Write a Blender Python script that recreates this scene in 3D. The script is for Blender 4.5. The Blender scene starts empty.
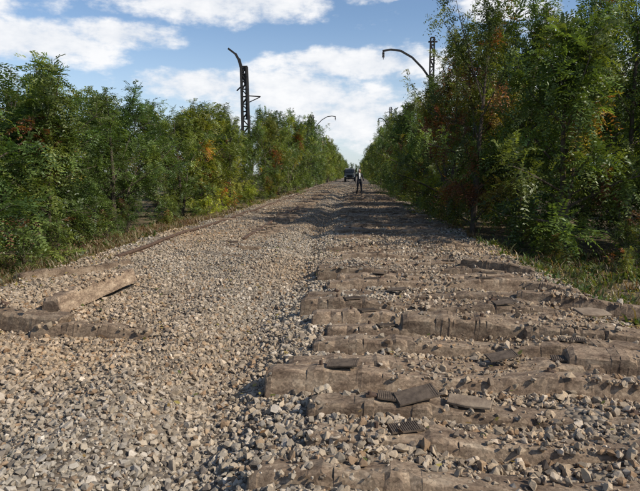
import bpy, bmesh, math, random
import numpy as np
from mathutils import Vector, Matrix
R0=random.Random(7)
rng=np.random.default_rng(11)
sc=bpy.context.scene
H_CAM=1.5; F=550.0; VX=355.0; VY=176.0

# ---------------- noise / terrain
_lat=np.random.default_rng(3).random((256,256))
def vnoise(x,y):
    xi=np.floor(x).astype(int); yi=np.floor(y).astype(int)
    fx=x-xi; fy=y-yi; fx=fx*fx*(3-2*fx); fy=fy*fy*(3-2*fy)
    a=_lat[xi&255,yi&255]; b=_lat[(xi+1)&255,yi&255]; c=_lat[xi&255,(yi+1)&255]; d=_lat[(xi+1)&255,(yi+1)&255]
    return (a*(1-fx)+b*fx)*(1-fy)+(c*(1-fx)+d*fx)*fy-0.5
def sstep(a,b,x):
    t=np.clip((x-a)/(b-a),0,1); return t*t*(3-2*t)
def T(x,y):
    x=np.asarray(x,float); y=np.asarray(y,float)
    wob=0.25*vnoise(y*0.35+5,y*0+2)
    z=-0.14*np.exp(-((x+1.0+wob)/0.34)**2)
    z=z-0.07*np.exp(-((x+2.2-wob)/0.45)**2)
    z=z+0.035*np.exp(-((x+1.65)/0.3)**2)
    z=z-0.32*sstep(2.7,3.8,x)
    z=z+0.07*np.exp(-((x+4.45)/0.3)**2)-0.18*sstep(-4.6,-5.4,x)
    near=np.clip(1-(np.abs(x)-8)/30,0,1)
    z=z+near*(0.11*vnoise(x*1.1+9,y*1.1)+0.06*vnoise(x*2.7,y*2.7+4)+0.02*vnoise(x*7,y*7))
    z=z+(1-near)*0.8*vnoise(x*0.03,y*0.03)
    return z

# ---------------- helpers
def build_mesh(name,V,faces,cols=None,matidx=None,smooth=False):
    me=bpy.data.meshes.new(name)
    V=np.asarray(V,np.float32)
    me.vertices.add(len(V)); me.vertices.foreach_set('co',V.ravel())
    ls=[];li=[];c=0
    for f in faces:
        f=np.asarray(f,np.int32)
        if len(f)==0: continue
        n,k=f.shape
        ls.append(c+np.arange(n)*k); li.append(f.ravel()); c+=n*k
    ls=np.concatenate(ls).astype(np.int32); li=np.concatenate(li).astype(np.int32)
    me.loops.add(len(li)); me.loops.foreach_set('vertex_index',li)
    me.polygons.add(len(ls)); me.polygons.foreach_set('loop_start',ls)
    if matidx is not None: me.polygons.foreach_set('material_index',np.asarray(matidx,np.int32))
    me.polygons.foreach_set('use_smooth',np.full(len(ls),smooth,dtype=bool))
    if cols is not None:
        a=me.attributes.new('Col','FLOAT_COLOR','POINT')
        cc=np.ones((len(V),4),np.float32); cc[:,:3]=cols
        a.data.foreach_set('color',cc.ravel())
    me.update(calc_edges=True)
    return me
def add_obj(name,me,mats=(),loc=(0,0,0),parent=None):
    o=bpy.data.objects.new(name,me); sc.collection.objects.link(o)
    for m in mats: 
        if me is not None and len(me.materials)<len(mats): me.materials.append(m)
    o.location=loc
    if parent: o.parent=parent
    return o
def new_mat(name):
    m=bpy.data.materials.new(name); m.use_nodes=True
    nt=m.node_tree; b=nt.nodes['Principled BSDF']; b.inputs['Specular IOR Level'].default_value=0.25
    return m,nt,b
def node(nt,t,**kw):
    n=nt.nodes.new(t)
    for k,v in kw.items(): setattr(n,k,v)
    return n
def ramp(nt,stops):
    r=nt.nodes.new('ShaderNodeValToRGB'); e=r.color_ramp.elements
    while len(e)<len(stops): e.new(0.5)
    for i,(p,c) in enumerate(stops):
        e[i].position=p; e[i].color=(*c,1)
    return r
def noise_mat(name,stops,scale=6,rough=0.85,bump=0.3,bscale=60,metal=0,dist=0.01):
    m,nt,b=new_mat(name)
    tc=node(nt,'ShaderNodeTexCoord'); n=node(nt,'ShaderNodeTexNoise'); n.inputs['Scale'].default_value=scale; n.inputs['Detail'].default_value=8; n.inputs['Roughness'].default_value=.65
    nt.links.new(tc.outputs['Object'],n.inputs['Vector'])
    r=ramp(nt,stops); nt.links.new(n.outputs['Fac'],r.inputs[0]); nt.links.new(r.outputs[0],b.inputs['Base Color'])
    n2=node(nt,'ShaderNodeTexNoise'); n2.inputs['Scale'].default_value=bscale; n2.inputs['Detail'].default_value=5
    nt.links.new(tc.outputs['Object'],n2.inputs['Vector'])
    bp=node(nt,'ShaderNodeBump'); bp.inputs['Strength'].default_value=bump; bp.inputs['Distance'].default_value=dist
    nt.links.new(n2.outputs['Fac'],bp.inputs['Height']); nt.links.new(bp.outputs[0],b.inputs['Normal'])
    b.inputs['Roughness'].default_value=rough; b.inputs['Metallic'].default_value=metal
    return m

# ---------------- materials
def stone_material():
    m,nt,b=new_mat('ballast_stone')
    nt.nodes.remove(b); b=node(nt,'ShaderNodeBsdfDiffuse'); nt.links.new(b.outputs[0],nt.nodes['Material Output'].inputs[0])
    a=node(nt,'ShaderNodeAttribute',attribute_name='Col')
    tc=node(nt,'ShaderNodeTexCoord'); n=node(nt,'ShaderNodeTexNoise'); n.inputs['Scale'].default_value=50; n.inputs['Detail'].default_value=4; n.inputs['Roughness'].default_value=.7
    nt.links.new(tc.outputs['Object'],n.inputs['Vector'])
    mr=node(nt,'ShaderNodeMapRange'); mr.inputs[3].default_value=0.55; mr.inputs[4].default_value=1.45
    nt.links.new(n.outputs['Fac'],mr.inputs[0])
    mx=node(nt,'ShaderNodeVectorMath',operation='SCALE'); nt.links.new(a.outputs['Color'],mx.inputs[0]); nt.links.new(mr.outputs[0],mx.inputs['Scale'])
    nt.links.new(mx.outputs[0],b.inputs['Color'])
    bp=node(nt,'ShaderNodeBump'); bp.inputs['Strength'].default_value=.6; bp.inputs['Distance'].default_value=.007
    nt.links.new(n.outputs['Fac'],bp.inputs['Height']); nt.links.new(bp.outputs[0],b.inputs['Normal'])
    return m
def concrete_material():
    m,nt,b=new_mat('old_concrete'); L=nt.links.new
    tc=node(nt,'ShaderNodeTexCoord'); oi=node(nt,'ShaderNodeObjectInfo')
    off=node(nt,'ShaderNodeVectorMath',operation='ADD'); L(tc.outputs['Object'],off.inputs[0])
    sc_=node(nt,'ShaderNodeMath',operation='MULTIPLY'); L(oi.outputs['Random'],sc_.inputs[0]); sc_.inputs[1].default_value=37
    L(sc_.outputs[0],off.inputs[1])
    st=node(nt,'ShaderNodeVectorMath',operation='MULTIPLY'); st.inputs[1].default_value=(1,2.2,2.2); L(off.outputs[0],st.inputs[0])
    n=node(nt,'ShaderNodeTexNoise'); n.inputs['Scale'].default_value=4.5; n.inputs['Detail'].default_value=9; n.inputs['Roughness'].default_value=.72; L(st.outputs[0],n.inputs['Vector'])
    r=ramp(nt,[(.30,(.075,.05,.033)),(.43,(.15,.104,.07)),(.55,(.24,.175,.118)),(.70,(.35,.275,.195))]); L(n.outputs['Fac'],r.inputs[0])
    vo=node(nt,'ShaderNodeTexVoronoi'); vo.inputs['Scale'].default_value=75; L(off.outputs[0],vo.inputs['Vector'])
    sp=node(nt,'ShaderNodeSeparateColor'); L(vo.outputs['Color'],sp.inputs[0])
    mr=node(nt,'ShaderNodeMapRange'); mr.inputs[3].default_value=.68; mr.inputs[4].default_value=1.3; L(sp.outputs[0],mr.inputs[0])
    tone=node(nt,'ShaderNodeMapRange'); tone.inputs[3].default_value=.75; tone.inputs[4].default_value=1.2; L(oi.outputs['Random'],tone.inputs[0])
    mm=node(nt,'ShaderNodeMath',operation='MULTIPLY'); L(mr.outputs[0],mm.inputs[0]); L(tone.outputs[0],mm.inputs[1])
    mx=node(nt,'ShaderNodeVectorMath',operation='SCALE'); L(r.outputs[0],mx.inputs[0]); L(mm.outputs[0],mx.inputs['Scale'])
    L(mx.outputs[0],b.inputs['Base Color']); b.inputs['Roughness'].default_value=.9
    n2=node(nt,'ShaderNodeTexNoise'); n2.inputs['Scale'].default_value=30; n2.inputs['Detail'].default_value=7; n2.inputs['Roughness'].default_value=.7; L(off.outputs[0],n2.inputs['Vector'])
    bp=node(nt,'ShaderNodeBump'); bp.inputs['Strength'].default_value=.6; bp.inputs['Distance'].default_value=.010; L(n2.outputs['Fac'],bp.inputs['Height'])
    L(bp.outputs[0],b.inputs['Normal'])
    return m
def leaf_material(name='foliage_leaf',trans=0.36):
    m,nt,b=new_mat(name)
    nt.nodes.remove(b); b=node(nt,'ShaderNodeBsdfDiffuse')
    a=node(nt,'ShaderNodeAttribute',attribute_name='Col'); oi=node(nt,'ShaderNodeObjectInfo')
    mx=node(nt,'ShaderNodeVectorMath',operation='MULTIPLY'); nt.links.new(a.outputs['Color'],mx.inputs[0]); nt.links.new(oi.outputs['Color'],mx.inputs[1])
    nt.links.new(mx.outputs[0],b.inputs['Color'])
    tr=node(nt,'ShaderNodeBsdfTranslucent'); 
    m2=node(nt,'ShaderNodeVectorMath',operation='MULTIPLY'); m2.inputs[1].default_value=(1.6,1.6,.6); nt.links.new(mx.outputs[0],m2.inputs[0]); nt.links.new(m2.outputs[0],tr.inputs[0])
    ms=node(nt,'ShaderNodeMixShader'); ms.inputs[0].default_value=trans
    nt.links.new(b.outputs[0],ms.inputs[1]); nt.links.new(tr.outputs[0],ms.inputs[2])
    gl=node(nt,'ShaderNodeBsdfGlossy'); gl.inputs['Roughness'].default_value=.45; gl.inputs['Color'].default_value=(.8,.85,.8,1)
    m3=node(nt,'ShaderNodeMixShader'); m3.inputs[0].default_value=.03; nt.links.new(ms.outputs[0],m3.inputs[1]); nt.links.new(gl.outputs[0],m3.inputs[2])
    nt.links.new(m3.outputs[0],nt.nodes['Material Output'].inputs[0])
    return m
M_STONE=stone_material(); M_LEAF=leaf_material(); M_CONC=concrete_material()
M_BARK=noise_mat('bark',[(0.3,(.045,.035,.025)),(.7,(.12,.095,.07))],scale=12,bump=.6,bscale=40)
M_RUST=noise_mat('rusty_steel',[(0.3,(.06,.038,.027)),(.7,(.15,.095,.065))],scale=14,bump=.3,bscale=90,rough=.8)
M_DARK=noise_mat('dark_steel',[(0.3,(.02,.02,.022)),(.7,(.05,.045,.042))],scale=5,bump=.2)
M_RUB=noise_mat('rubber_pad',[(0.3,(.055,.04,.03)),(.7,(.15,.112,.08))],scale=20,bump=.2)

def ground_material():
    m,nt,b=new_mat('ground_soil_and_ballast'); L=nt.links.new
    tc=node(nt,'ShaderNodeTexCoord'); sx=node(nt,'ShaderNodeSeparateXYZ'); L(tc.outputs['Object'],sx.inputs[0])
    nz=node(nt,'ShaderNodeTexNoise'); nz.inputs['Scale'].default_value=1.3; nz.inputs['Detail'].default_value=6; L(tc.outputs['Object'],nz.inputs['Vector'])
    def ma(op,a,bb):
        n=node(nt,'ShaderNodeMath',operation=op)
        for i,v in enumerate((a,bb)):
            if isinstance(v,(int,float)): n.inputs[i].default_value=v
            else: L(v,n.inputs[i])
        return n.outputs[0]
    xw=ma('ADD',sx.outputs[0],ma('MULTIPLY',ma('SUBTRACT',nz.outputs['Fac'],.5),1.4))
    d=ma('ABSOLUTE',ma('ADD',xw,0.95),0)
    mr=node(nt,'ShaderNodeMapRange'); mr.inputs[1].default_value=3.7; mr.inputs[2].default_value=4.2; L(d,mr.inputs[0])
    vo=node(nt,'ShaderNodeTexVoronoi'); vo.inputs['Scale'].default_value=26; L(tc.outputs['Object'],vo.inputs['Vector'])
    hs=node(nt,'ShaderNodeSeparateColor'); L(vo.outputs['Color'],hs.inputs[0])
    gr=ramp(nt,[(0,(.06,.048,.036)),(.35,(.15,.12,.09)),(.7,(.24,.195,.145)),(1,(.32,.275,.22))]); L(hs.outputs[0],gr.inputs[0])
    n2=node(nt,'ShaderNodeTexNoise'); n2.inputs['Scale'].default_value=2.2; n2.inputs['Detail'].default_value=9; n2.inputs['Roughness'].default_value=.7; L(tc.outputs['Object'],n2.inputs['Vector'])
    so=ramp(nt,[(.3,(.06,.06,.025)),(.48,(.13,.10,.06)),(.62,(.22,.165,.10)),(.75,(.10,.095,.04))]); L(n2.outputs['Fac'],so.inputs[0])
    mx=node(nt,'ShaderNodeMix',data_type='RGBA'); L(mr.outputs[0],mx.inputs[0]); L(gr.outputs[0],mx.inputs[6]); L(so.outputs[0],mx.inputs[7])
    L(mx.outputs[2],b.inputs['Base Color']); b.inputs['Roughness'].default_value=.95
    inv=ma('SUBTRACT',1,vo.outputs['Distance'])
    bp=node(nt,'ShaderNodeBump'); bp.inputs['Strength'].default_value=1; bp.inputs['Distance'].default_value=.03; L(inv,bp.inputs['Height'])
    L(bp.outputs[0],b.inputs['Normal'])
    return m
M_GROUND=ground_material()

def ground():
    def axis(dense_lo,dense_hi,step,far_lo,far_hi):
        a=list(np.arange(dense_lo,dense_hi,step)); s=step; x=dense_hi
        while x<far_hi: a.append(x); s*=1.12; x+=s
        a.append(far_hi); s=step; x=dense_lo; pre=[]
        while x>far_lo: s*=1.12; x-=s; pre.append(max(x,far_lo))
        return np.array(pre[::-1]+a)
    xs=axis(-6,4.5,.06,-900,900); ys=axis(1,16,.06,-60,1500)
    X,Y=np.meshgrid(xs,ys); Z=T(X,Y)
    V=np.stack([X,Y,Z],-1).reshape(-1,3); nx=len(xs);ny=len(ys)
    i=np.arange(nx-1)[None,:]+np.arange(ny-1)[:,None]*nx; i=i.ravel()
    f=np.stack([i,i+1,i+nx+1,i+nx],1)
    add_obj('ground',build_mesh('ground',V,[f],smooth=True),[M_GROUND])
ground()

# ---------------- sleepers
SL=[]
def sleeper_profile(s,L):
    e=min(s,L-s)
    pts=[(0,.168),(.05,.190),(.30,.20),(.36,.216),(.42,.216),(.46,.203),(.65,.203),(.69,.216),(.75,.212),(.84,.194),(1.05,.176),(1.4,.172)]
    for (a,za),(b,zb) in zip(pts,pts[1:]):
        if a<=e<=b: return za+(zb-za)*(e-a)/(b-a)
    return .172
def sleeper_mesh(seed,L=2.7,broken=False):
    r=random.Random(seed); st=sorted(set([0,.012,.05,.30,.36,.42,.46,.65,.69,.75,.84]+[L-a for a in (0,.012,.05,.30,.36,.42,.46,.65,.69,.75,.84)]+[round(.06*i+.001,3) for i in range(1,int(L/.06))]))
    V=[];Fq=[]; ph=r.uniform(0,9)
    for k,s in enumerate(st):
        z=sleeper_profile(s,L) if not broken else (sleeper_profile(s,2.7))
        wb=.135; wt=.092+(z-.155)*.2
        if s==0 or s==L: wb-=.01; wt-=.014; z-=.01
        c1=.012+max(0,r.gauss(0,.011)); c2=.012+max(0,r.gauss(0,.011))
        if r.random()<.06: c1+=.03
        if r.random()<.06: c2+=.03
        sag=.006*math.sin(s*3.1+ph)
        sec=[(-wb,0),(-wb,.02),(-(wb*.5+wt*.5)-.002,.02+(z-c1)*.5),(-wt-.006,z-c1),(-wt+c1,z),(-.03,z+.002),(.035,z+.001),(wt-c2,z),(wt+.006,z-c2),(wb*.5+wt*.5+.002,.02+(z-c2)*.5),(wb,.02),(wb,0)]
        for (y,zz) in sec: V.append((s-L/2+r.uniform(-.004,.004)+(r.uniform(-.05,.05) if broken and s==L else 0),y+r.uniform(-.003,.003),zz+sag*(zz>.1)+r.uniform(-.003,.003)))
    n=12
    for k in range(len(st)-1):
        for j in range(n):
            a=k*n+j;b=k*n+(j+1)%n
            Fq.append((a,b,b+n,a+n))
    me=bpy.data.meshes.new('concrete_sleeper')
    m=len(st)*n
    me.from_pydata(V,[],[tuple(f) for f in Fq]+[tuple(range(n-1,-1,-1)),tuple(range(m-n,m))])
    bm=bmesh.new(); bm.from_mesh(me)
    for sx in (-L/2+.39,-L/2+.72,L/2-.39,L/2-.72):
        if r.random()<.4: continue
        g=bmesh.ops.create_cone(bm,cap_ends=True,segments=8,radius1=.014,radius2=.012,depth=.05,matrix=Matrix.Translation((sx,0,.226)))
        vs=list(g['verts'])
        if r.random()<.6:
            g=bmesh.ops.create_cube(bm,size=1,matrix=Matrix.Translation((sx+.01,.01,.222))@Matrix.Rotation(r.uniform(-.6,.6),4,'Z')@Matrix.Diagonal((.07,.05,.014,1))); vs+=g['verts']
        for v in vs:
            for f in v.link_faces: f.material_index=1
    for sx in ((-L/2+.555,L/2-.555) if L>2 else ()):
        if r.random()<.35: continue
        M=Matrix.Translation((sx+r.uniform(-.07,.07),r.uniform(-.03,.03),.219))@Matrix.Rotation(r.uniform(-.35,.35),4,'Z')@Matrix.Rotation(r.uniform(-.08,.08),4,'Y')
        w_=r.uniform(.16,.22); vs=[]
        vs+=bmesh.ops.create_cube(bm,size=1,matrix=M@Matrix.Diagonal((w_,.12,.010,1)))['verts']
        for q in range(14): vs+=bmesh.ops.create_cube(bm,size=1,matrix=M@Matrix.Translation((-w_/2+(q+.5)*w_/14,0,.0062))@Matrix.Diagonal((w_/14*.55,.115,.004,1)))['verts']
        for v in vs:
            for f in v.link_faces: f.material_index=2
    bm.normal_update(); bmesh.ops.recalc_face_normals(bm,faces=bm.faces); bm.to_mesh(me); bm.free()
    for mm in (M_CONC,M_RUST,M_RUB): me.materials.append(mm)
    return me
SM=[sleeper_mesh(i) for i in range(12)]
SH19=sleeper_mesh(20,1.9,True); SH15=sleeper_mesh(23,1.45,True); SH12=sleeper_mesh(24,1.1,True)
def place_sleeper(cx,cy,top,yaw=0,roll=0,tilt=0,me=None,L=2.7,name='concrete_sleeper'):
    o=bpy.data.objects.new(name,me or R0.choice(SM)); sc.collection.objects.link(o)
    z=float(T(cx,cy))+top-.205
    o.location=(cx,cy,z); o.rotation_euler=(math.radians(roll),math.radians(tilt),math.radians(yaw))
    SL.append((cx,cy,math.radians(yaw),z,L,math.radians(tilt)))
    return o
y=2.48
while y<46:
    if y<9.5:
        cx=.88+R0.uniform(-.18,.25); yaw=R0.uniform(-4.5,4)
        place_sleeper(cx,y,(.105 if y<3.2 else .080)+R0.uniform(-.018,.028),yaw,R0.uniform(-9,7),R0.uniform(-1.4,1.4))
        y+=.41+R0.uniform(-.05,.08)
    else:
        cx=.95+R0.uniform(-.25,.3)
        if R0.random()<.9: place_sleeper(cx,y,.085+R0.uniform(-.03,.03),R0.uniform(-4,4),R0.uniform(-6,6),R0.uniform(-1,1))
        y+=.54+R0.uniform(-.05,.08)
place_sleeper(.98,4.98,.19,-2,10,2,me=SH12,L=1.1)
place_sleeper(2.45,4.85,.14,-4,8,1.5,me=SH19,L=1.9)
place_sleeper(2.6,6.3,.14,-16,-6,3,me=SH15,L=1.45)
place_sleeper(2.35,4.15,.13,-8,10,1.5,me=SH15,L=1.45)
place_sleeper(2.3,7.2,.14,-22,-4,2,me=SH12,L=1.1)
place_sleeper(2.2,8.6,.13,-30,-4,2,me=SH12,L=1.1)
place_sleeper(1.9,12.0,.13,6,8,2,me=SH12,L=1.1)
# tumbled sleepers by the left track
place_sleeper(-3.72,5.2,.25,-9,8,5,me=SH19,L=1.9)
place_sleeper(-3.12,6.3,.22,80,-8,-4,me=SH15,L=1.45)
place_sleeper(-2.5,4.95,.12,1,-8,1.5,me=SH12,L=1.1)
place_sleeper(-4.2,8.0,.13,64,-6,2,me=SH19,L=1.9)
y=9.6
while y<46:
    if R0.random()<.85: place_sleeper(-3.33+R0.uniform(-.12,.12),y,.022+R0.uniform(-.02,.02),R0.uniform(-2,2),R0.uniform(-3,3))
    y+=.56

# ---------------- rail (left track, sunk in the ballast)
def rail(name,x,y0,y1,dz=0):
    prof=[(-.075,0),(.075,0),(.075,.012),(.012,.03),(.01,.125),(.036,.14),(.036,.17),(.028,.178),(-.028,.178),(-.036,.17),(-.036,.14),(-.01,.125),(-.012,.03),(-.075,.012)]
    V=[];Fq=[];ys=np.concatenate([np.arange(y0,40,.8),np.arange(40,y1,4)])
    for yy in ys:
        bx=x+.12*float(vnoise(np.array(yy*.3),np.array(x)))
        z=float(T(x,yy))*.5-.125+dz+.05*float(vnoise(np.array(yy*.25),np.array(x+3)))
        for px,pz in prof: V.append((bx+px,yy,z+pz))
    n=len(prof)
    for k in range(len(ys)-1):
        for j in range(n):
            a=k*n+j;b=k*n+(j+1)%n; Fq.append((a,a+n,b+n,b))
    me=bpy.data.meshes.new(name); m=len(V); me.from_pydata(V,[],Fq+[tuple(range(n)),tuple(range(m-1,m-n-1,-1))])
    me.materials.append(M_RUST); o=bpy.data.objects.new(name,me); sc.collection.objects.link(o); return o
rail('steel_rail',-4.12,9.2,180,.035)
rail('steel_rail',-2.58,12.5,180,.012)

# ---------------- ballast stones
def hulls(n,npts,seed):
    r=random.Random(seed); out=[]
    for _ in range(n):
        bm=bmesh.new()
        sx,sy,sz=r.uniform(.75,1.2),r.uniform(.55,.9),r.uniform(.45,.8)
        for _ in range(npts):
            v=Vector((r.gauss(0,1),r.gauss(0,1),r.gauss(0,1))).normalized()*r.uniform(.8,1.05)
            m_=max(abs(v.x),abs(v.y),abs(v.z)); v=v*(.5+.5/m_*0.8)
            bm.verts.new((v.x*sx,v.y*sy,v.z*sz))
        bmesh.ops.convex_hull(bm,input=bm.verts)
        bmesh.ops.delete(bm,geom=[v for v in bm.verts if not v.link_faces],context='VERTS')
        bmesh.ops.triangulate(bm,faces=bm.faces)
        bm.verts.index_update()
        V=np.array([v.co[:] for v in bm.verts]); Fc=np.array([[v.index for v in f.verts] for f in bm.faces]); bm.free()
        out.append((V,Fc))
    return out
HN=hulls(40,13,1); HF=hulls(12,8,2)
PAL=np.array([(.29,.258,.215),(.345,.29,.22),(.225,.198,.16),(.41,.36,.295),(.24,.165,.105),(.14,.118,.098),(.315,.262,.198),(.52,.47,.40),(.285,.21,.14)])*1.07
PW=np.array([.22,.19,.17,.10,.07,.07,.13,.02,.03]); PW/=PW.sum()
def sleeper_adjust(P):
    keep=np.ones(len(P),bool); z=T(P[:,0],P[:,1])
    for cx,cy,yaw,zz,L,tl in SL:
        idx=np.where((np.abs(P[:,1]-cy)<1.2)&(np.abs(P[:,0]-cx)<1.6))[0]
        if len(idx)==0: continue
        dx=P[idx,0]-cx; dy=P[idx,1]-cy; c,s=math.cos(yaw),math.sin(yaw)
        u=dx*c+dy*s; v=-dx*s+dy*c
        ins=(np.abs(u)<L/2+.02)&(np.abs(v)<.118)
        cov=vnoise(P[idx,0]*1.7+13,P[idx,1]*1.7)
        pk=np.where(np.abs(u)>.5, .978, .84)-np.clip(cov-.1,0,.4)*1.5
        kill=ins&(rng.random(len(idx))<pk)
        keep[idx[kill]]=False
        on=ins&~kill
        e=np.clip(L/2-np.abs(u[on]),0,2)
        top=zz+np.interp(e,[0,.3,.45,.7,.82,1.05],[.18,.2,.21,.212,.194,.174])-u[on]*math.sin(tl)
        z[idx[on]]=np.maximum(z[idx[on]],top+.004)
    return keep,z
def stones(name,y0,y1,dens,s0,s1,H,x0=-5.2,x1=3.4):
    n=int((x1-x0)*(y1-y0)*dens)
    P=np.stack([rng.uniform(x0,x1,n),rng.uniform(y0,y1,n)],1)
    e=.5*vnoise(P[:,0]*.8,P[:,1]*.8)+rng.normal(0,.2,n)
    ok=(P[:,0]>-4.75+e)&(P[:,0]<2.85+e)
    if y0<2: ok&=(P[:,0]>-.75*P[:,1]-1)
    P=P[ok]; n=len(P)
    keep,z=sleeper_adjust(P); P=P[keep];z=z[keep];n=len(P)
    size=s0+(s1-s0)*rng.random(n)**3
    patch=vnoise(P[:,0]*.9+30,P[:,1]*.45)
    lane=np.exp(-((P[:,0]+1.9)/.9)**2); size*=1-.15*lane
    hid=rng.integers(0,len(H),n)
    q=rng.normal(size=(n,4)); q[:,1:3]*=.45; q/=np.linalg.norm(q,axis=1)[:,None]
    w,xx,yy,zz=q[:,0],q[:,1],q[:,2],q[:,3]
    Rm=np.stack([1-2*(yy*yy+zz*zz),2*(xx*yy-zz*w),2*(xx*zz+yy*w),2*(xx*yy+zz*w),1-2*(xx*xx+zz*zz),2*(yy*zz-xx*w),2*(xx*zz-yy*w),2*(yy*zz+xx*w),1-2*(xx*xx+yy*yy)],1).reshape(n,3,3)
    col=PAL[rng.choice(len(PAL),n,p=PW)]*rng.uniform(.75,1.2,(n,1))
    mean=np.array([.31,.265,.21]); col=col*.85+mean*.15
    rustf=np.clip(.22+.9*patch+.32*np.exp(-((P[:,0]-.8)/1.0)**2)+.25*np.exp(-((P[:,0]+3.4)/.9)**2),0,.75)[:,None]
    col=col*(1-rustf)+rustf*col*np.array([1.06,.87,.68])
    VV=[];FF=[];CC=[];off=0
    zc=z+size*rng.uniform(-.35,.6,n)
    for h in range(len(H)):
        ii=np.where(hid==h)[0]
        if len(ii)==0: continue
        Vh,Fh=H[h]
        vs=np.einsum('nij,kj->nki',Rm[ii],Vh)*size[ii][:,None,None]
        vs[:,:,0]+=P[ii,0][:,None]; vs[:,:,1]+=P[ii,1][:,None]; vs[:,:,2]+=zc[ii][:,None]
        k=len(Vh); VV.append(vs.reshape(-1,3)); FF.append((Fh[None]+off+(np.arange(len(ii))*k)[:,None,None]).reshape(-1,3))
        CC.append(np.repeat(col[ii],k,axis=0)); off+=k*len(ii)
    add_obj(name,build_mesh(name,np.concatenate(VV),[np.concatenate(FF)],cols=np.concatenate(CC)),[M_STONE])
stones('ballast_gravel',1.3,6.5,2200,.013,.044,HN)
stones('ballast_gravel',6.5,14,1050,.017,.046,HN)
stones('ballast_gravel',14,30,300,.026,.055,HF)
stones('ballast_gravel',30,80,60,.04,.08,HF)

# ---------------- trees
def tube(pts,rad,sides,VL,FL,base):
    pts=np.asarray(pts,float); n=len(pts)
    t=np.gradient(pts,axis=0); t/=np.linalg.norm(t,axis=1)[:,None]+1e-9
    ref=np.array([.3,.9,.1]); a=np.cross(t,ref); a/=np.linalg.norm(a,axis=1)[:,None]+1e-9; b=np.cross(t,a)
    an=np.arange(sides)*2*np.pi/sides
    ring=pts[:,None,:]+np.asarray(rad)[:,None,None]*(np.cos(an)[None,:,None]*a[:,None,:]+np.sin(an)[None,:,None]*b[:,None,:])
    VL.append(ring.reshape(-1,3))
    i=np.arange(n-1)[:,None]*sides; j=np.arange(sides)[None,:]; j2=(j+1)%sides
    FL.append((np.stack([i+j,i+j2,i+sides+j2,i+sides+j],-1).reshape(-1,4))+base)
    return base+n*sides
def norm(a): return a/(np.linalg.norm(a,axis=-1,keepdims=True)+1e-9)
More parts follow.
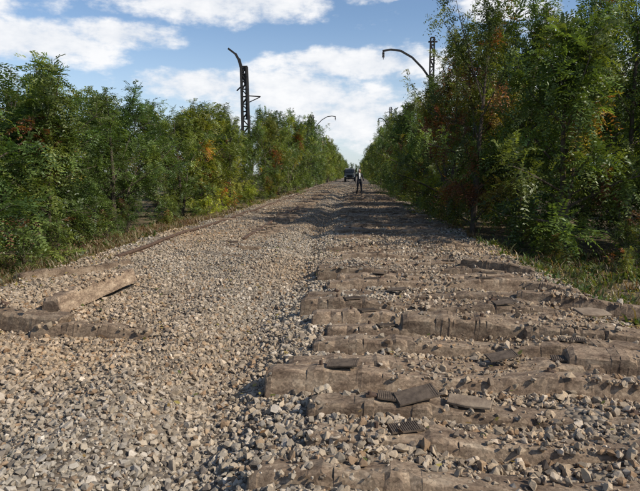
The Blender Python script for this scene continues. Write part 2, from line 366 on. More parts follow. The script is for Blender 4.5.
def make_tree(name,seed,H=5.,R=1.9,limbs=26,subs=8,lv=13,pairs=6,ls=.075,low=.06,clen=.34,autumn=.04,stems=2,leader=3,bright=1.4,vary=(.5,1.3),spread=.05):
    g=np.random.default_rng(seed); VL=[];FL=[];base=0
    LP=[];LD=[];LC=[]
    st=[]
    for s in range(stems):
        lean=g.normal(0,.10,2)*H*(1 if s else .4); n=9; tt=np.linspace(0,1,n)
        hh=H*(.93 if s==0 else g.uniform(.6,.85))
        p=np.stack([lean[0]*tt**1.2+g.normal(0,.03,n)*tt,lean[1]*tt**1.2+g.normal(0,.03,n)*tt,hh*tt-.15],1)
        r=(.016*H*(1-tt)**.8+.008)*(1 if s==0 else .7)
        base=tube(p,r,7,VL,FL,base); st.append(p)
    az=g.uniform(0,6.28)
    def leafs(p0,p1,count,tone,droop=.4):
        t=g.uniform(.1,1.05,count)[:,None]; P=p0+(p1-p0)*t+g.normal(0,spread,(count,3))
        D=norm(norm(p1-p0)*.6+g.normal(0,.55,(count,3))+np.array([0,0,-droop+.15]))
        LP.append(P);LD.append(D);LC.append(np.repeat(tone[None],count,0)*g.uniform(.7,1.35,(count,1)))
    def tone():
        b=g.uniform(.5,1.4)*bright
        c=np.array([.068,.098,.024])*b
        if g.random()<.38: c=np.array([.108,.13,.030])*b
        if g.random()<autumn: c=np.array([.20,.085,.04])*b*.65 if g.random()<.7 else np.array([.25,.19,.035])*b*.7
        return c
    for i in range(limbs):
        p=st[i%stems]; t=low+(1-low)*((i+.5)/limbs)**.9*.97
        k=t*(len(p)-1); k0=int(k); k0=min(k0,len(p)-2); start=p[k0]+(p[k0+1]-p[k0])*(k-k0)
        az+=2.4+g.normal(0,.4)
        prof=max(.25,(1-abs(t-.42)**1.7*2.2))
        L=R*prof*g.uniform(*vary)
        el=math.radians(g.uniform(0,38)+t*42)
        d=np.array([math.cos(az)*math.cos(el),math.sin(az)*math.cos(el),math.sin(el)])
        tt=np.linspace(0,1,6)[:,None]
        bp=start+d*L*tt+np.array([0,0,.12*L])*tt**2*(1 if t>.5 else -.6)+g.normal(0,.02,(6,3))*tt
        base=tube(bp,(.006*H*(1-t*.6))*(1-tt[:,0])**.8+.005,5,VL,FL,base)
        tn=tone()
        for s in range(subs):
            u=.2+.8*(s+g.random())/subs; kk=min(int(u*5),4); q0=bp[kk]+(bp[kk+1]-bp[kk])*(u*5-kk)
            dd=norm(d*.6+g.normal(0,.6,3)+np.array([0,0,.25])); sl=g.uniform(.2,.55)*(.4+.6*R/1.9)
            q1=q0+dd*sl
            base=tube(np.stack([q0,(q0+q1)/2+[0,0,.02],q1]),[.006,.005,.003],3,VL,FL,base)
            leafs(q0,q1,lv,tn*g.uniform(.75,1.25) if g.random()>.15 else tone())
    for s in range(leader):
        p=st[s%stems]; q0=p[-2]; d=norm(np.array([g.normal(0,.3),g.normal(0,.3),1.])); q1=q0+d*H*g.uniform(.12,.26)
        base=tube(np.stack([q0,(q0+q1)/2,q1]),[.012,.009,.004],4,VL,FL,base)
        leafs(q0,q1,int(lv*2.0),tone(),.1)
    nb=sum(len(f) for f in FL)
    P=np.concatenate(LP);D=np.concatenate(LD);C=np.concatenate(LC);N=len(P)
    U=norm(np.array([0,0,1.])+g.normal(0,.35,(N,3))); S=norm(np.cross(D,U)); Nn=np.cross(S,D)
    ln=clen*g.uniform(.7,1.2,(N,1)); LV=[];LCc=[]
    for k in range(pairs):
        f=(k+.6)/pairs; bpt=P+D*ln*f-np.array([0,0,1.])*ln*.34*f*f
        for sg in (-1,1):
            ld=norm(S*sg*.9+D*.45+Nn*g.normal(-.2,.25,(N,1))); sz=ls*g.uniform(.75,1.2,(N,1))*(1.05-.45*abs(f-.4))
            wv=norm(np.cross(ld,Nn)+Nn*g.normal(0,.3,(N,1)))*sz*.21
            LV.append(np.stack([bpt,bpt+ld*sz*.45+wv,bpt+ld*sz,bpt+ld*sz*.45-wv],1)); LCc.append(np.repeat((C*g.uniform(.85,1.15,(N,1)))[:,None,:],4,1))
    LVv=np.concatenate(LV).reshape(-1,3); LCv=np.concatenate(LCc).reshape(-1,3)
    nl=len(LVv)//4; lf=np.arange(nl*4).reshape(-1,4)+base
    V=np.concatenate(VL+[LVv]); zt=V[:,2].max(); cols=np.concatenate([np.full((base,3),.1),LCv])
    me=build_mesh(name,V,[np.concatenate(FL+[lf])],cols=cols,matidx=np.concatenate([np.zeros(nb),np.ones(nl)]))
    me.materials.append(M_BARK); me.materials.append(M_LEAF); me['zt']=float(zt)
    return me
TA=[make_tree('acacia_tree',100+i,limbs=26,subs=7,lv=14,autumn=.02+.02*(i%2),stems=2+i%2,leader=3+i%3,R=1.8+.2*(i%3),vary=(.4,1.45)) for i in range(4)]
TB=[make_tree('ailanthus_tree',150+i,limbs=24,subs=6,lv=9,pairs=9,ls=.105,clen=.55,autumn=.03,stems=2,leader=4,R=1.8,vary=(.4,1.5),spread=.09) for i in range(3)]
TR=[make_tree('autumn_acacia_tree',170+i,limbs=27,subs=7,lv=14,autumn=.25,stems=2,leader=4,R=1.9,vary=(.4,1.45)) for i in range(2)]
TF=[make_tree('distant_acacia_tree',200+i,limbs=26,subs=6,lv=8,pairs=4,ls=.13,clen=.4,autumn=.03,leader=2) for i in range(3)]
SH=[make_tree('shrub',300+i,H=1.5,R=.8,limbs=14,subs=5,lv=8,pairs=5,ls=.06,clen=.22,stems=3,leader=2,low=.03,autumn=.1) for i in range(3)]
def put(me,x,y,h,w=None,col=(1,1,1),rot=None,parent=None,name=None):
    o=bpy.data.objects.new(name or me.name.split('.')[0],me); sc.collection.objects.link(o)
    s=h/me['zt']; w=w or s
    o.location=(x,y,float(T(x,y))-.05); o.scale=(w,w,s); o.rotation_euler=(0,0,rot if rot is not None else R0.uniform(0,6.28))
    o.color=(*col,1)
    if parent: o.parent=parent
    return o
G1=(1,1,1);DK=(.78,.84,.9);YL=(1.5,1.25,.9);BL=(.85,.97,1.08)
A,B=TA,TB
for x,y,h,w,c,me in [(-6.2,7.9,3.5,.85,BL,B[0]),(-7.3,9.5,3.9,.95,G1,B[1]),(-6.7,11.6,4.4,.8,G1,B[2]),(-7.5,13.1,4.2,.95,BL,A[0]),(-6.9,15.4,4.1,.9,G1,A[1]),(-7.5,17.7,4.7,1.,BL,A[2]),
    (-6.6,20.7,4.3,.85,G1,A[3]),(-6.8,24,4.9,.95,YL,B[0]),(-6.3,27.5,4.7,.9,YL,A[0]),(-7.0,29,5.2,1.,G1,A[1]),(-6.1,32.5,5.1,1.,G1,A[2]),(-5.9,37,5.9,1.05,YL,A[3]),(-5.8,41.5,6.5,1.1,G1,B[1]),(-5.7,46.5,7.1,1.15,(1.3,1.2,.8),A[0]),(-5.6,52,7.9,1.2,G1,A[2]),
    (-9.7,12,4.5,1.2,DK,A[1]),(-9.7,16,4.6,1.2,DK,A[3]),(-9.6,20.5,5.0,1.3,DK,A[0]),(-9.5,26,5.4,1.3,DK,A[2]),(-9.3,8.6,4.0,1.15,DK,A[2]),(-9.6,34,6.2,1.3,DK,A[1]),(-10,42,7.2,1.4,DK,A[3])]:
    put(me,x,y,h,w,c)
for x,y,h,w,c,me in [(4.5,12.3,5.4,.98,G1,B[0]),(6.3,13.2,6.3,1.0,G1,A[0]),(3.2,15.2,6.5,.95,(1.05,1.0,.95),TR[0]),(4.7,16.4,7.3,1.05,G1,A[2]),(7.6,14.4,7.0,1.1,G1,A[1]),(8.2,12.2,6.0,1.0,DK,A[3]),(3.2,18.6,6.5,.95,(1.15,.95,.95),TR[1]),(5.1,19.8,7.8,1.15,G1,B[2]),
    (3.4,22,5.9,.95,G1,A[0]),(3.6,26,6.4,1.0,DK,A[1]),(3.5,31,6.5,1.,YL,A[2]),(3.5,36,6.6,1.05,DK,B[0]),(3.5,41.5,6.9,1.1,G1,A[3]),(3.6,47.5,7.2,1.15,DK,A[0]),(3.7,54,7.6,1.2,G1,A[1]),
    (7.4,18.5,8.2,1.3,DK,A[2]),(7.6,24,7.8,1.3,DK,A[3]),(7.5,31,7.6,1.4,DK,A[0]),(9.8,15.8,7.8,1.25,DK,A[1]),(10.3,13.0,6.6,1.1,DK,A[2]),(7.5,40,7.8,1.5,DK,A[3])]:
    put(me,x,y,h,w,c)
def row_parent(name):
    e=bpy.data.objects.new(name,None); sc.collection.objects.link(e); return e
e=row_parent('distant_tree_row'); n=0
for side in (-1,1):
    y=60
    while y<330:
        x0=-5.3 if side<0 else 3.9
        for dx in (0,5):
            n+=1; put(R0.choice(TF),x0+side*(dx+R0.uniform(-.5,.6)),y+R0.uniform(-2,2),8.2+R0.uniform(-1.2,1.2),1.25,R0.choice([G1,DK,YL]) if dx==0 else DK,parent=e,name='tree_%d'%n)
        y+=8 if y<150 else 15
for i in range(8):
    n+=1; put(R0.choice(TF),-11+i*3,345+R0.uniform(-5,5),8+R0.uniform(-1,2),1.6,DK,parent=e,name='tree_%d'%n)
e=row_parent('background_tree_mass'); n=0
for side in (-1,1):
    for y in np.arange(9,60,7):
        for x in ((13.5,) if side<0 else (14,19)):
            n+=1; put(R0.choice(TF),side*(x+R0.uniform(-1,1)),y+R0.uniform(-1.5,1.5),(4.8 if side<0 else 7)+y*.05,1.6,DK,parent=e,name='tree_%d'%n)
for x,y,h,c in [(-5.3,19.5,1.1,(2.4,2.0,1)),(-5.4,22,1.3,(2.6,2.1,1)),(-5.7,16.3,.7,(1.6,1.3,1)),(-6.1,13.2,.9,G1),(-5.8,9.2,1.0,DK),(-6.1,10.8,1.0,G1),(-5.2,27,1.4,(2.2,1.9,1)),(-5.1,33,1.6,YL),(-6.1,18,1.0,G1),(-5.6,24.5,1.0,G1),(-6.3,14.8,1.1,BL),
    (4.1,13.6,1.2,G1),(4.0,11.2,.7,(1.5,1.2,1)),(5.6,11.6,1.1,G1),(2.95,17.4,1.3,(2.2,1.5,.9)),(2.9,21,1.8,(2.2,1.7,.8)),(2.9,26,2.2,(2.4,1.8,.8)),(7.0,11.2,1.3,DK),(5.3,9.3,.55,(1.7,1.4,1)),(2.8,33,2.2,YL),(4.9,10.1,.6,(1.3,1.1,1)),(2.8,40,2.4,G1),(6.2,10.0,.7,G1),(4.9,8.0,.45,(1.3,1.2,1)),(3.6,9.0,.35,G1),(4.2,12.3,.9,G1)]:
    put(R0.choice(SH),x,y,h,None,c)

# ---------------- grass
def grass(name,zones,h0,h1,pal,seed,w=.006):
    g=np.random.default_rng(seed); PV=[];CV=[]
    for (x0,x1,y0,y1,clumps,bl) in zones:
        cx=g.uniform(x0,x1,clumps); cy=g.uniform(y0,y1,clumps)
        m=vnoise(cx*.9+3,cy*.6+7)+g.uniform(-.2,.2,clumps)>-.02; cx=cx[m];cy=cy[m]; n=len(cx)
        cl=np.repeat(np.arange(n),bl); N=len(cl)
        x=cx[cl]+g.normal(0,.07,N); y=cy[cl]+g.normal(0,.07,N); z=T(x,y)-.01
        hh=(g.uniform(h0,h1,n)*g.uniform(.5,1.2,n))[cl]*g.uniform(.4,1.15,N); az=g.uniform(0,6.28,N); ln=g.uniform(.2,1.1,N)*hh
        dx=np.cos(az)*ln; dy=np.sin(az)*ln; wx=-np.sin(az+g.normal(0,.5,N))*w; wy=np.cos(az)*w
        ws=1+y/14
        wx=wx*ws; wy=wy*ws
        p0=np.stack([x-wx,y-wy,z],1);p1=np.stack([x+wx,y+wy,z],1)
        q1=np.stack([x+dx*.4+wx*.8,y+dy*.4+wy*.8,z+hh*.6],1);q0=np.stack([x+dx*.4-wx*.8,y+dy*.4-wy*.8,z+hh*.6],1)
        t0=np.stack([x+dx,y+dy,z+hh*.85],1);t1=t0+np.stack([wx,wy,wx*0],1)*.2
        PV.append(np.stack([p0,p1,q1,q0],1)); PV.append(np.stack([q0,q1,t1,t0],1))
        c=np.array(pal)[g.integers(0,len(pal),n)][cl]*g.uniform(.7,1.2,(N,1))
        CV+= [np.repeat(c[:,None],4,1)]*2
    V=np.concatenate(PV).reshape(-1,3);C=np.concatenate(CV).reshape(-1,3)
    add_obj(name,build_mesh(name,V,[np.arange(len(V)).reshape(-1,4)],cols=C),[M_LEAF])
grass('dry_grass',[(-6.6,-4.6,6,24,2400,14),(-5.8,-4.5,24,60,1000,12),(3.0,6.5,5.5,12.5,460,12),(2.7,3.6,12,50,600,12)],.07,.28,[(.24,.17,.10),(.19,.12,.07),(.28,.22,.12),(.12,.11,.05),(.17,.095,.055)],5)
grass('green_weeds',[(-6.8,-4.9,6,20,550,14),(2.9,7,5.5,12.5,640,14),(-5,-4.5,8,40,60,8),(2.6,3.1,6,30,60,8)],.06,.22,[(.08,.12,.03),(.12,.14,.04),(.065,.085,.025)],6,w=.012)

def litter(seed=9):
    g=np.random.default_rng(seed); n=12000
    x=np.where(g.random(n)<.5,g.uniform(-6.4,-4.2,n),g.uniform(2.5,6.5,n)); y=5+g.random(n)**1.5*30
    k=g.random(n)<.06; x=np.where(k,g.uniform(-4.5,2.8,n),x); y=np.where(k,g.uniform(2,14,n),y)
    z=T(x,y)+.03+g.uniform(0,.03,n); a=g.uniform(0,6.28,n); s=g.uniform(.015,.035,n)
    P=np.stack([x,y,z],1); u=np.stack([np.cos(a),np.sin(a),g.normal(0,.3,n)],1)*s[:,None]; v=np.stack([-np.sin(a),np.cos(a),g.normal(0,.3,n)],1)*s[:,None]*.5
    V=np.stack([P-u,P+v,P+u,P-v],1).reshape(-1,3); c=np.array([(.3,.2,.08),(.2,.11,.05),(.33,.27,.08),(.12,.13,.04)])[g.integers(0,4,n)]
    add_obj('fallen_leaves',build_mesh('fallen_leaves',V,[np.arange(4*n).reshape(-1,4)],cols=np.repeat(c,4,0)),[M_LEAF])
litter()

# ---------------- catenary masts
def beam(bm,p,q,w,d=None):
    p=Vector(p);q=Vector(q);d=d or w; v=q-p; L=v.length
    m=Matrix.Translation((p+q)/2)@v.to_track_quat('Z','Y').to_matrix().to_4x4()@Matrix.Diagonal((w,d,L,1))
    bmesh.ops.create_cube(bm,size=1,matrix=m)
def finish(bm,name,mat,loc=(0,0,0),bev=0.004):
    if bev: bmesh.ops.bevel(bm,geom=bm.edges[:],offset=bev,segments=1,affect='EDGES',clamp_overlap=True)
    me=bpy.data.meshes.new(name); bm.to_mesh(me); bm.free()
    o=add_obj(name,me,[mat]); o.location=loc; return o
def lattice(bm,Ht,w0,w1,lean=0,d=.22,leg=.075):
    def at(t): return -(w0+(w1-w0)*t)/2+lean*t,(w0+(w1-w0)*t)/2+lean*t
    for dy in (-d/2,d/2):
        for sgn in (0,1): beam(bm,(at(0)[sgn],dy,-.3),(at(1)[sgn],dy,Ht),leg)
        n=int(Ht/.42)
        for i in range(n):
            a=at(i/n);b=at((i+1)/n)
            beam(bm,(a[i%2],dy,Ht*i/n),(b[1-i%2],dy,Ht*(i+1)/n),.05)
            beam(bm,(b[0],dy,Ht*(i+1)/n),(b[1],dy,Ht*(i+1)/n),.05)
    for sgn in (0,1):
        for i in range(int(Ht/1.1)):
            a=at(i*1.1/Ht); beam(bm,(a[sgn],-d/2,i*1.1),(a[sgn],d/2,i*1.1+.5),.03)
bm=bmesh.new(); lattice(bm,8.3,.46,.34,lean=-.12,leg=.11)
beam(bm,(.0,0,7.2),(-.42,0,8.75),.17); beam(bm,(-.40,0,8.65),(-.62,0,9.05),.14); beam(bm,(-.58,0,9.0),(-1.05,0,9.35),.11)
beam(bm,(.1,0,6.6),(.85,0,6.55),.06); beam(bm,(.1,0,6.2),(.82,0,6.52),.05)
beam(bm,(-.3,0,8.1),(.1,0,8.3),.12); beam(bm,(-.25,0,7.2),(-.58,0,6.9),.07); beam(bm,(.02,0,5.2),(.0,0,8.2),.16,.12)
finish(bm,'catenary_mast',M_DARK,(-6.55,33.5,-.45))
def cantmast(x,y,Ht,sgn,armz,t=.13,ln=1.):
    bm=bmesh.new(); lattice(bm,Ht,.30,.22,d=.2,leg=.07)
    pts=[(0,armz-1.9),(.55,armz-1.15),(1.2,armz-.5),(1.9,armz-.1),(2.5,armz-.02),(3.0,armz-.1)]
    for a,b in zip(pts,pts[1:]): beam(bm,(sgn*ln*a[0],0,a[1]),(sgn*ln*b[0],0,b[1]),t)
    ex=sgn*2.95*ln
    beam(bm,(ex,0,armz-.1),(ex,0,armz-.6),.04)
    for i in range(3): bmesh.ops.create_cone(bm,cap_ends=True,segments=10,radius1=.10,radius2=.05,depth=.08,matrix=Matrix.Translation((ex,0,armz-.2-.11*i)))
    beam(bm,(-.25,0,Ht-.25),(.3,0,Ht-.25),.08)
    finish(bm,'catenary_mast',M_DARK,(x,y,-.2))
cantmast(4.6,35,9.9,-1,9.25,t=.11)
cantmast(4.3,70,9.9,-1,8.6,t=.10,ln=.5)
cantmast(-5.6,73,9.3,1,9.2,t=.09)

# ---------------- ribbed rail pads / plates lying loose
def pad(x,y,z,yaw,tilt,roll,L=.30,W=.16):
    bm=bmesh.new()
    def bx(cx,cy,cz,sx,sy,sz): bmesh.ops.create_cube(bm,size=1,matrix=Matrix.Translation((cx,cy,cz))@Matrix.Diagonal((sx,sy,sz,1)))
    bx(0,0,0,L,W,.010)
    nr=int(L/.014)
    for i in range(nr): bx(-L/2+.007+i*L/nr,0,.0065,.008,W*.95,.004)
    for v in bm.verts: v.co.z+=.5*v.co.x**2+.02*math.sin(v.co.x*9)
    o=finish(bm,'ribbed_rail_pad',M_RUB,(x,y,z),bev=0)
    o.rotation_euler=(math.radians(roll),math.radians(tilt),math.radians(yaw)); return o
def near_sleeper(y):
    return min((s for s in SL[:16]),key=lambda s:abs(s[1]-y))
def pad_on(y,u,yaw,tilt,roll,L=.26,W=.15):
    s=near_sleeper(y); pad(s[0]+u,s[1]+math.sin(s[2])*u,s[3]+.240-u*math.sin(s[5]),yaw,tilt,roll,L,W)
pad_on(3.3,-.66,14,-3,9); pad_on(3.8,-.80,-8,3,5,.22,.13); pad_on(3.4,.85,-8,3,6,.24,.13); pad_on(5.6,.8,10,2,4,.22,.13); pad_on(4.2,.3,9,-2,5,.22,.13); pad_on(6.5,-.2,-12,2,4,.22,.13)
M_PLATE=noise_mat('tan_plate',[(0.3,(.12,.085,.06)),(.7,(.27,.21,.15))],scale=9,bump=.4)
def plate(x,y,z,w,d,yaw,tilt,roll):
    bm=bmesh.new()
    vs=[(-w/2,-d/2*.8),(-w*.1,-d/2),(w/2*.9,-d/2*.7),(w/2,d/2*.6),(w*.15,d/2),(-w/2*.9,d/2*.8)]
    f=bm.faces.new([bm.verts.new((a,b,0)) for a,b in vs]); g=bmesh.ops.extrude_face_region(bm,geom=[f])
    for v in [q for q in g['geom'] if isinstance(q,bmesh.types.BMVert)]: v.co.z+=.02
    bmesh.ops.recalc_face_normals(bm,faces=bm.faces)
    o=finish(bm,'broken_concrete_slab',M_PLATE,(x,y,z),bev=.004); o.rotation_euler=(math.radians(roll),math.radians(tilt),math.radians(yaw))
s=near_sleeper(3.3); plate(s[0]-.33,s[1]+.02,s[3]+.222,.28,.13,-10,4,8); plate(2.45,5.7,.08,.4,.22,20,5,8)

# ---------------- person
M_JK=noise_mat('dark_jacket',[(.3,(.015,.017,.022)),(.7,(.035,.037,.045))],scale=9,bump=.2,bscale=25)
M_TR=noise_mat('dark_trousers',[(.3,(.012,.013,.018)),(.7,(.03,.032,.04))],scale=9,bump=.2,bscale=25)
M_SK=noise_mat('skin',[(.3,(.42,.25,.18)),(.7,(.5,.31,.23))],scale=9,rough=.55,bump=.05)
M_HR=noise_mat('hair',[(.3,(.02,.014,.01)),(.7,(.04,.028,.02))],scale=60,bump=.4)
M_SHO=noise_mat('shoe',[(.3,(.015,.013,.012)),(.7,(.03,.028,.025))],scale=20)
M_WH=noise_mat('white_shirt',[(.3,(.6,.6,.6)),(.7,(.75,.75,.73))],scale=8)
M_EYE=noise_mat('eye',[(.3,(.02,.02,.02)),(.7,(.03,.03,.03))])
def skinned(name,vs,es,rad,levels=2,root=0):
    me=bpy.data.meshes.new(name); me.from_pydata(vs,es,[])
    o=bpy.data.objects.new(name,me); sc.collection.objects.link(o)
    o.modifiers.new('s','SKIN')
    for i,r in enumerate(rad):
        d=me.skin_vertices[0].data[i]; d.radius=(r,r) if not isinstance(r,tuple) else r; d.use_root=(i==root)
    sb=o.modifiers.new('ss','SUBSURF'); sb.levels=levels; sb.render_levels=levels
    dg=bpy.context.evaluated_depsgraph_get(); me2=bpy.data.meshes.new_from_object(o.evaluated_get(dg))
    o.modifiers.clear(); o.data=me2
    for p in me2.polygons: p.use_smooth=True
    return o
def person(x,y,yaw,s=1.0):
    root=bpy.data.objects.new('person',None); sc.collection.objects.link(root)
    vs=[(0,0,.95),(0,0,1.12),(0,.0,1.32),(0,0,1.47),(0,-.01,1.56)]; rad=[(.155,.115),(.14,.11),(.175,.12),(.085,.075),(.052,.055)]
    es=[(0,1),(1,2),(2,3),(3,4)]
    for sd,(ex,ey,ez),(wx,wy,wz) in ((1,(.29,.05,1.14),(.25,-.16,1.0)),(-1,(-.28,.04,1.14),(-.3,-.06,.89))):
        b=len(vs); d=Vector((wx-ex,wy-ey,wz-ez)).normalized()
        pw=Vector((wx,wy,wz))+d*.09
        vs+=[(sd*.19,0,1.43),(ex,ey,ez),(wx,wy,wz),tuple(pw)]; rad+=[.068,.048,.034,(.04,.022)]; es+=[(2,b),(b,b+1),(b+1,b+2),(b+2,b+3)]
        side=Vector((0,1,0)) if abs(d.y)<.7 else Vector((1,0,0)); side=(side-d*side.dot(d)).normalized()
        fv=[tuple(pw-d*.02)];fe=[];fr=[.02]
        cu=d.cross(side)*.012
        for j,(o_,l) in enumerate(((-.028,.07),(-.009,.08),(.010,.075),(.028,.058))):
            q=len(fv); r0=pw+side*o_; fv+=[tuple(r0),tuple(r0+d*l*.5),tuple(r0+d*l+cu)]; fr+=[.010,.009,.007]; fe+=[(0,q),(q,q+1),(q+1,q+2)]
        q=len(fv); r0=pw-d*.06-side*.03; fv+=[tuple(r0),tuple(r0-side*.02+d*.03),tuple(r0-side*.03+d*.06)]; fr+=[.012,.010,.008]; fe+=[(0,q),(q,q+1),(q+1,q+2)]
        h=skinned('hand_%s'%('r' if sd>0 else 'l'),fv,fe,fr,1); h.data.materials.clear(); h.data.materials.append(M_SK); h.parent=root
    for sd,ky,ay in ((1,-.12,-.10),(-1,.0,.16)):
        b=len(vs); vs+=[(sd*.1,0,.88),(sd*.115,ky,.49),(sd*.12,ay,.10),(sd*.125,ay-.06,.045),(sd*.14,ay-.17,.035)]
        rad+=[.098,.066,.048,.045,(.042,.03)]; es+=[(0,b),(b,b+1),(b+1,b+2),(b+2,b+3),(b+3,b+4)]
    bd=skinned('body',vs,es,rad,2); bd.parent=root; me=bd.data; me.materials.clear()
    for m in (M_JK,M_TR,M_SK,M_SHO,M_WH): me.materials.append(m)
    for p in me.polygons:
        c=p.center
        if c.z>1.5 and abs(c.x)<.1: p.material_index=2
        elif c.z<.09: p.material_index=3
        elif c.z<.93 and abs(c.x)<.22: p.material_index=1
        elif 1.12<c.z<1.5 and abs(c.x)<.04 and c.y<-.03: p.material_index=4
        else: p.material_index=0
    bm=bmesh.new(); bmesh.ops.create_uvsphere(bm,u_segments=24,v_segments=18,radius=1)
    for v in bm.verts:
        z=v.co.z; v.co.x*=.077*(1-.18*max(0,-z)); v.co.y*=.095; v.co.z*=.118
    for dx in (-.077,.077): bmesh.ops.create_uvsphere(bm,u_segments=8,v_segments=6,radius=1,matrix=Matrix.Translation((dx,.005,0))@Matrix.Diagonal((.012,.02,.032,1)))
    bmesh.ops.create_cone(bm,segments=6,radius1=.018,radius2=.006,depth=.05,cap_ends=True,matrix=Matrix.Translation((0,-.098,-.015))@Matrix.Rotation(math.radians(-15),4,'X'))
    bmesh.ops.create_uvsphere(bm,u_segments=8,v_segments=6,radius=1,matrix=Matrix.Translation((0,-.083,-.06))@Matrix.Diagonal((.024,.008,.007,1)))
    hd=finish(bm,'head',M_SK,(0,-.015,1.65),bev=0); hd.parent=root
    bm=bmesh.new()
    for dx in (-.03,.03): bmesh.ops.create_uvsphere(bm,u_segments=8,v_segments=6,radius=.011,matrix=Matrix.Translation((dx,-.085,.008)))
    ey=finish(bm,'eyes',M_EYE,(0,-.015,1.65),bev=0); ey.parent=root
    bm=bmesh.new(); bmesh.ops.create_uvsphere(bm,u_segments=20,v_segments=14,radius=1)
    for v in bm.verts: v.co.x*=.083;v.co.y=v.co.y*.1+.01;v.co.z*=.125
    bmesh.ops.delete(bm,geom=[v for v in bm.verts if v.co.z<.045 and v.co.y<.02 or v.co.z<-.05],context='VERTS')
    hr=finish(bm,'hair',M_HR,(0,-.015,1.65),bev=0); hr.parent=root
    for c in root.children:
        if c.name.startswith(('head','hair','eyes')):
            for p in c.data.polygons: p.use_smooth=True
    root.location=(x,y,float(T(x,y))+.03); root.rotation_euler=(0,0,yaw); root.scale=(s,s,s)
person(.28,39,math.radians(20))

# ---------------- maintenance truck on the line
def truck(x,y):
    root=bpy.data.objects.new('maintenance_truck',None); sc.collection.objects.link(root)
    MW=noise_mat('truck_paint',[(.3,(.10,.11,.11)),(.7,(.17,.17,.16))],scale=2,rough=.5,bump=.02)
    MG=noise_mat('truck_glass',[(.3,(.02,.025,.03)),(.7,(.03,.035,.04))],rough=.1,bump=0)
    MT=noise_mat('tyre',[(.3,(.015,.015,.015)),(.7,(.03,.03,.03))]); ML=noise_mat('headlamp',[(.3,(.7,.7,.65)),(.7,(.8,.8,.75))],rough=.2,bump=0)
    MR=noise_mat('truck_roof',[(.3,(.4,.4,.4)),(.7,(.5,.5,.48))],scale=2,rough=.5,bump=.02)
    def box(n,c,s,m,bev=.05,taper=None):
        bm=bmesh.new(); bmesh.ops.create_cube(bm,size=1,matrix=Matrix.Diagonal((*s,1)))
        if taper:
            for v in bm.verts:
                if v.co.z>0: v.co.x*=taper[0]; 
                if v.co.z>0 and v.co.y<0: v.co.y+=taper[1]
        if bev: bmesh.ops.bevel(bm,geom=bm.edges[:],offset=bev,segments=2,affect='EDGES')
        o=finish(bm,n,m,c,bev=0); o.parent=root; return o
    box('chassis',(0,2.2,.75),(1.0,5.6,.25),MT)
    box('hood',(0,-.55,1.3),(1.7,1.1,.75),MW,.12); box('grille',(0,-1.13,1.25),(1.1,.06,.5),MT,.01)
    box('cab',(0,.75,1.95),(2.15,1.7,1.55),MW,.1,(.9,.25)); box('windscreen',(0,-.0,2.25),(1.75,.12,.62),MG,.02).rotation_euler=(math.radians(-13),0,0)
    box('cab_roof',(0,.9,2.76),(1.95,1.5,.12),MR,.04)
    box('side_window_l',(-1.02,.8,2.25),(.1,.8,.5),MG,.01); box('side_window_r',(1.02,.8,2.25),(.1,.8,.5),MG,.01)
    box('bumper',(0,-1.25,.75),(2.2,.2,.28),MT,.04)
    box('cargo_body',(0,3.3,1.75),(2.35,3.2,1.5),MT,.04); box('fender_l',(-.95,-.4,1.1),(.4,1.1,.22),MW,.06); box('fender_r',(.95,-.4,1.1),(.4,1.1,.22),MW,.06)
    for i,dx in enumerate((-.95,.95)):
        bm=bmesh.new(); bmesh.ops.create_cone(bm,cap_ends=True,segments=16,radius1=.12,radius2=.12,depth=.06,matrix=Matrix.Rotation(math.radians(90),4,'X')); o=finish(bm,'headlamp_%d'%i,ML,(dx,-.98,1.2),bev=0); o.parent=root
        box('mirror_%d'%i,(dx*1.3,-.0,2.2),(.12,.06,.35),MT,.02)
        for j,yy in enumerate((-.4,2.6,4.1)):
            bm=bmesh.new(); bmesh.ops.create_cone(bm,cap_ends=True,segments=24,radius1=.5,radius2=.5,depth=.3,matrix=Matrix.Rotation(math.radians(90),4,'Y')); bmesh.ops.create_cone(bm,cap_ends=True,segments=12,radius1=.22,radius2=.22,depth=.34,matrix=Matrix.Rotation(math.radians(90),4,'Y'))
            bmesh.ops.bevel(bm,geom=bm.edges[:],offset=.02,segments=1,affect='EDGES'); o=finish(bm,'wheel_%d_%d'%(i,j),MT,(dx,yy,.5),bev=0); o.parent=root
    root.location=(x,y,float(T(x,y))+.02)
truck(-1.1,112)

# ---------------- camera
cam=bpy.data.cameras.new('camera'); co=bpy.data.objects.new('camera',cam); sc.collection.objects.link(co)
cam.sensor_width=36; cam.lens=F/640*36; cam.clip_end=5000; cam.clip_start=.05
co.location=(0,0,H_CAM); co.rotation_euler=(math.radians(90)-math.atan(71.5/F),0,math.atan(35/F)); sc.camera=co

# ---------------- sun and sky
SE=math.radians(39); saz=math.radians(111)
sd=Vector((math.sin(saz)*math.cos(SE),math.cos(saz)*math.cos(SE),math.sin(SE)))
l=bpy.data.lights.new('sun','SUN'); l.energy=5.0; l.angle=math.radians(.5); l.color=(1,.92,.79)
l.energy=5.0*1.14
lo=bpy.data.objects.new('sun',l); sc.collection.objects.link(lo); lo.rotation_euler=sd.to_track_quat('Z','Y').to_euler()
w=bpy.data.worlds.new('World'); sc.world=w; w.use_nodes=True; nt=w.node_tree; L=nt.links.new
bg=nt.nodes['Background']; bg.inputs[1].default_value=.1
sky=node(nt,'ShaderNodeTexSky',sky_type='NISHITA'); sky.sun_disc=False; sky.sun_elevation=SE; sky.sun_rotation=saz; sky.air_density=1.0; sky.dust_density=.6; sky.ozone_density=2.5
tc=node(nt,'ShaderNodeTexCoord'); sx=node(nt,'ShaderNodeSeparateXYZ'); L(tc.outputs['Generated'],sx.inputs[0])
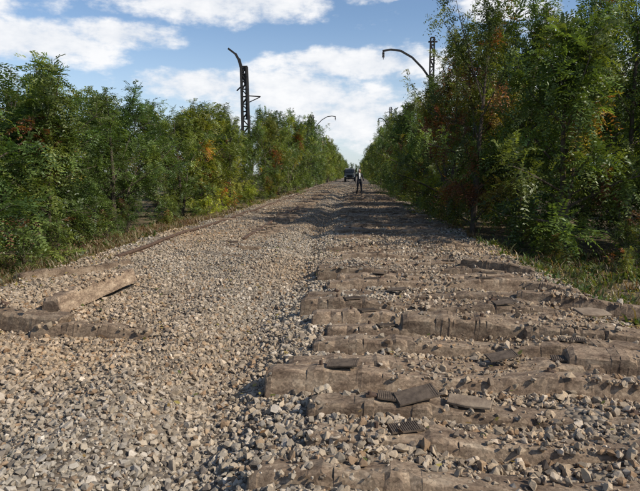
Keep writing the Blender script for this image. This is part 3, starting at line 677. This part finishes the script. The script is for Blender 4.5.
def ma(op,a,b=0,c=None,clamp=False):
    n=node(nt,'ShaderNodeMath',operation=op); n.use_clamp=clamp
    for i,v in enumerate((a,b,c)):
        if v is None: continue
        if isinstance(v,(int,float)): n.inputs[i].default_value=v
        else: L(v,n.inputs[i])
    return n.outputs[0]
az=ma('ARCTAN2',sx.outputs[0],sx.outputs[1]); el=ma('ARCSINE',sx.outputs[2])
cv=node(nt,'ShaderNodeCombineXYZ'); L(az,cv.inputs[0]); L(ma('MULTIPLY',el,1.9),cv.inputs[1])
nz=node(nt,'ShaderNodeTexNoise'); nz.inputs['Scale'].default_value=10; nz.inputs['Detail'].default_value=10; nz.inputs['Roughness'].default_value=.6; L(cv.outputs[0],nz.inputs['Vector'])
nf=nz.outputs['Fac']
n3=node(nt,'ShaderNodeTexNoise'); n3.inputs['Scale'].default_value=3.0; n3.inputs['Detail'].default_value=5; L(cv.outputs[0],n3.inputs['Vector'])
field=None
for px,py,rx,ry,am in [(225,5,125,32,1.2),(130,50,62,13,1.),(30,62,80,20,1.),(205,92,65,16,.9),(290,98,85,28,.9),(360,70,95,17,1.),(345,120,95,36,.9),(490,24,50,13,1.),(360,8,30,9,.8),(600,4,75,12,1.),(-80,20,100,30,.9),(-150,90,120,30,.8),(760,60,110,30,.9),(560,90,120,40,.7)]:
    u=(px-VX)/F; v=(VY-py)/F
    du=ma('DIVIDE',ma('SUBTRACT',az,math.atan(u)),rx/F); dv=ma('DIVIDE',ma('SUBTRACT',el,math.atan(v)),ry/F)
    q=ma('MULTIPLY',ma('SUBTRACT',1,ma('ADD',ma('MULTIPLY',du,du),ma('MULTIPLY',dv,dv))),am)
    field=q if field is None else ma('MAXIMUM',field,q)
field=ma('MAXIMUM',field,ma('SUBTRACT',ma('MULTIPLY',ma('SUBTRACT',n3.outputs['Fac'],.5),4.),.75))
fld=ma('ADD',ma('MAXIMUM',field,-1.2),ma('MULTIPLY',ma('SUBTRACT',nf,.5),4.6))
mr=node(nt,'ShaderNodeMapRange',interpolation_type='SMOOTHSTEP'); mr.inputs[1].default_value=-.25; mr.inputs[2].default_value=.8; L(fld,mr.inputs[0])
hz=node(nt,'ShaderNodeMapRange',interpolation_type='SMOOTHSTEP'); hz.inputs[1].default_value=.28; hz.inputs[2].default_value=.0; hz.inputs[3].default_value=0; hz.inputs[4].default_value=.55; L(el,hz.inputs[0])
sh=ramp(nt,[(.3,(6.6,7.1,7.9)),(.6,(9.5,9.5,9.6))]); L(nf,sh.inputs[0])
tint=node(nt,'ShaderNodeVectorMath',operation='MULTIPLY'); tint.inputs[1].default_value=(1.25,1.28,1.32); L(sky.outputs[0],tint.inputs[0])
hm=node(nt,'ShaderNodeMix',data_type='RGBA'); L(hz.outputs[0],hm.inputs[0]); L(tint.outputs[0],hm.inputs[6]); hm.inputs[7].default_value=(6.6,7.6,8.8,1)
mx=node(nt,'ShaderNodeMix',data_type='RGBA'); L(ma('MULTIPLY',mr.outputs[0],.95),mx.inputs[0]); L(hm.outputs[2],mx.inputs[6]); L(sh.outputs[0],mx.inputs[7])
L(mx.outputs[2],bg.inputs[0])
sc.view_settings.view_transform='Standard'; sc.view_settings.look='None'; sc.view_settings.exposure=0
l.energy=5.0
bg.inputs[1].default_value=.105
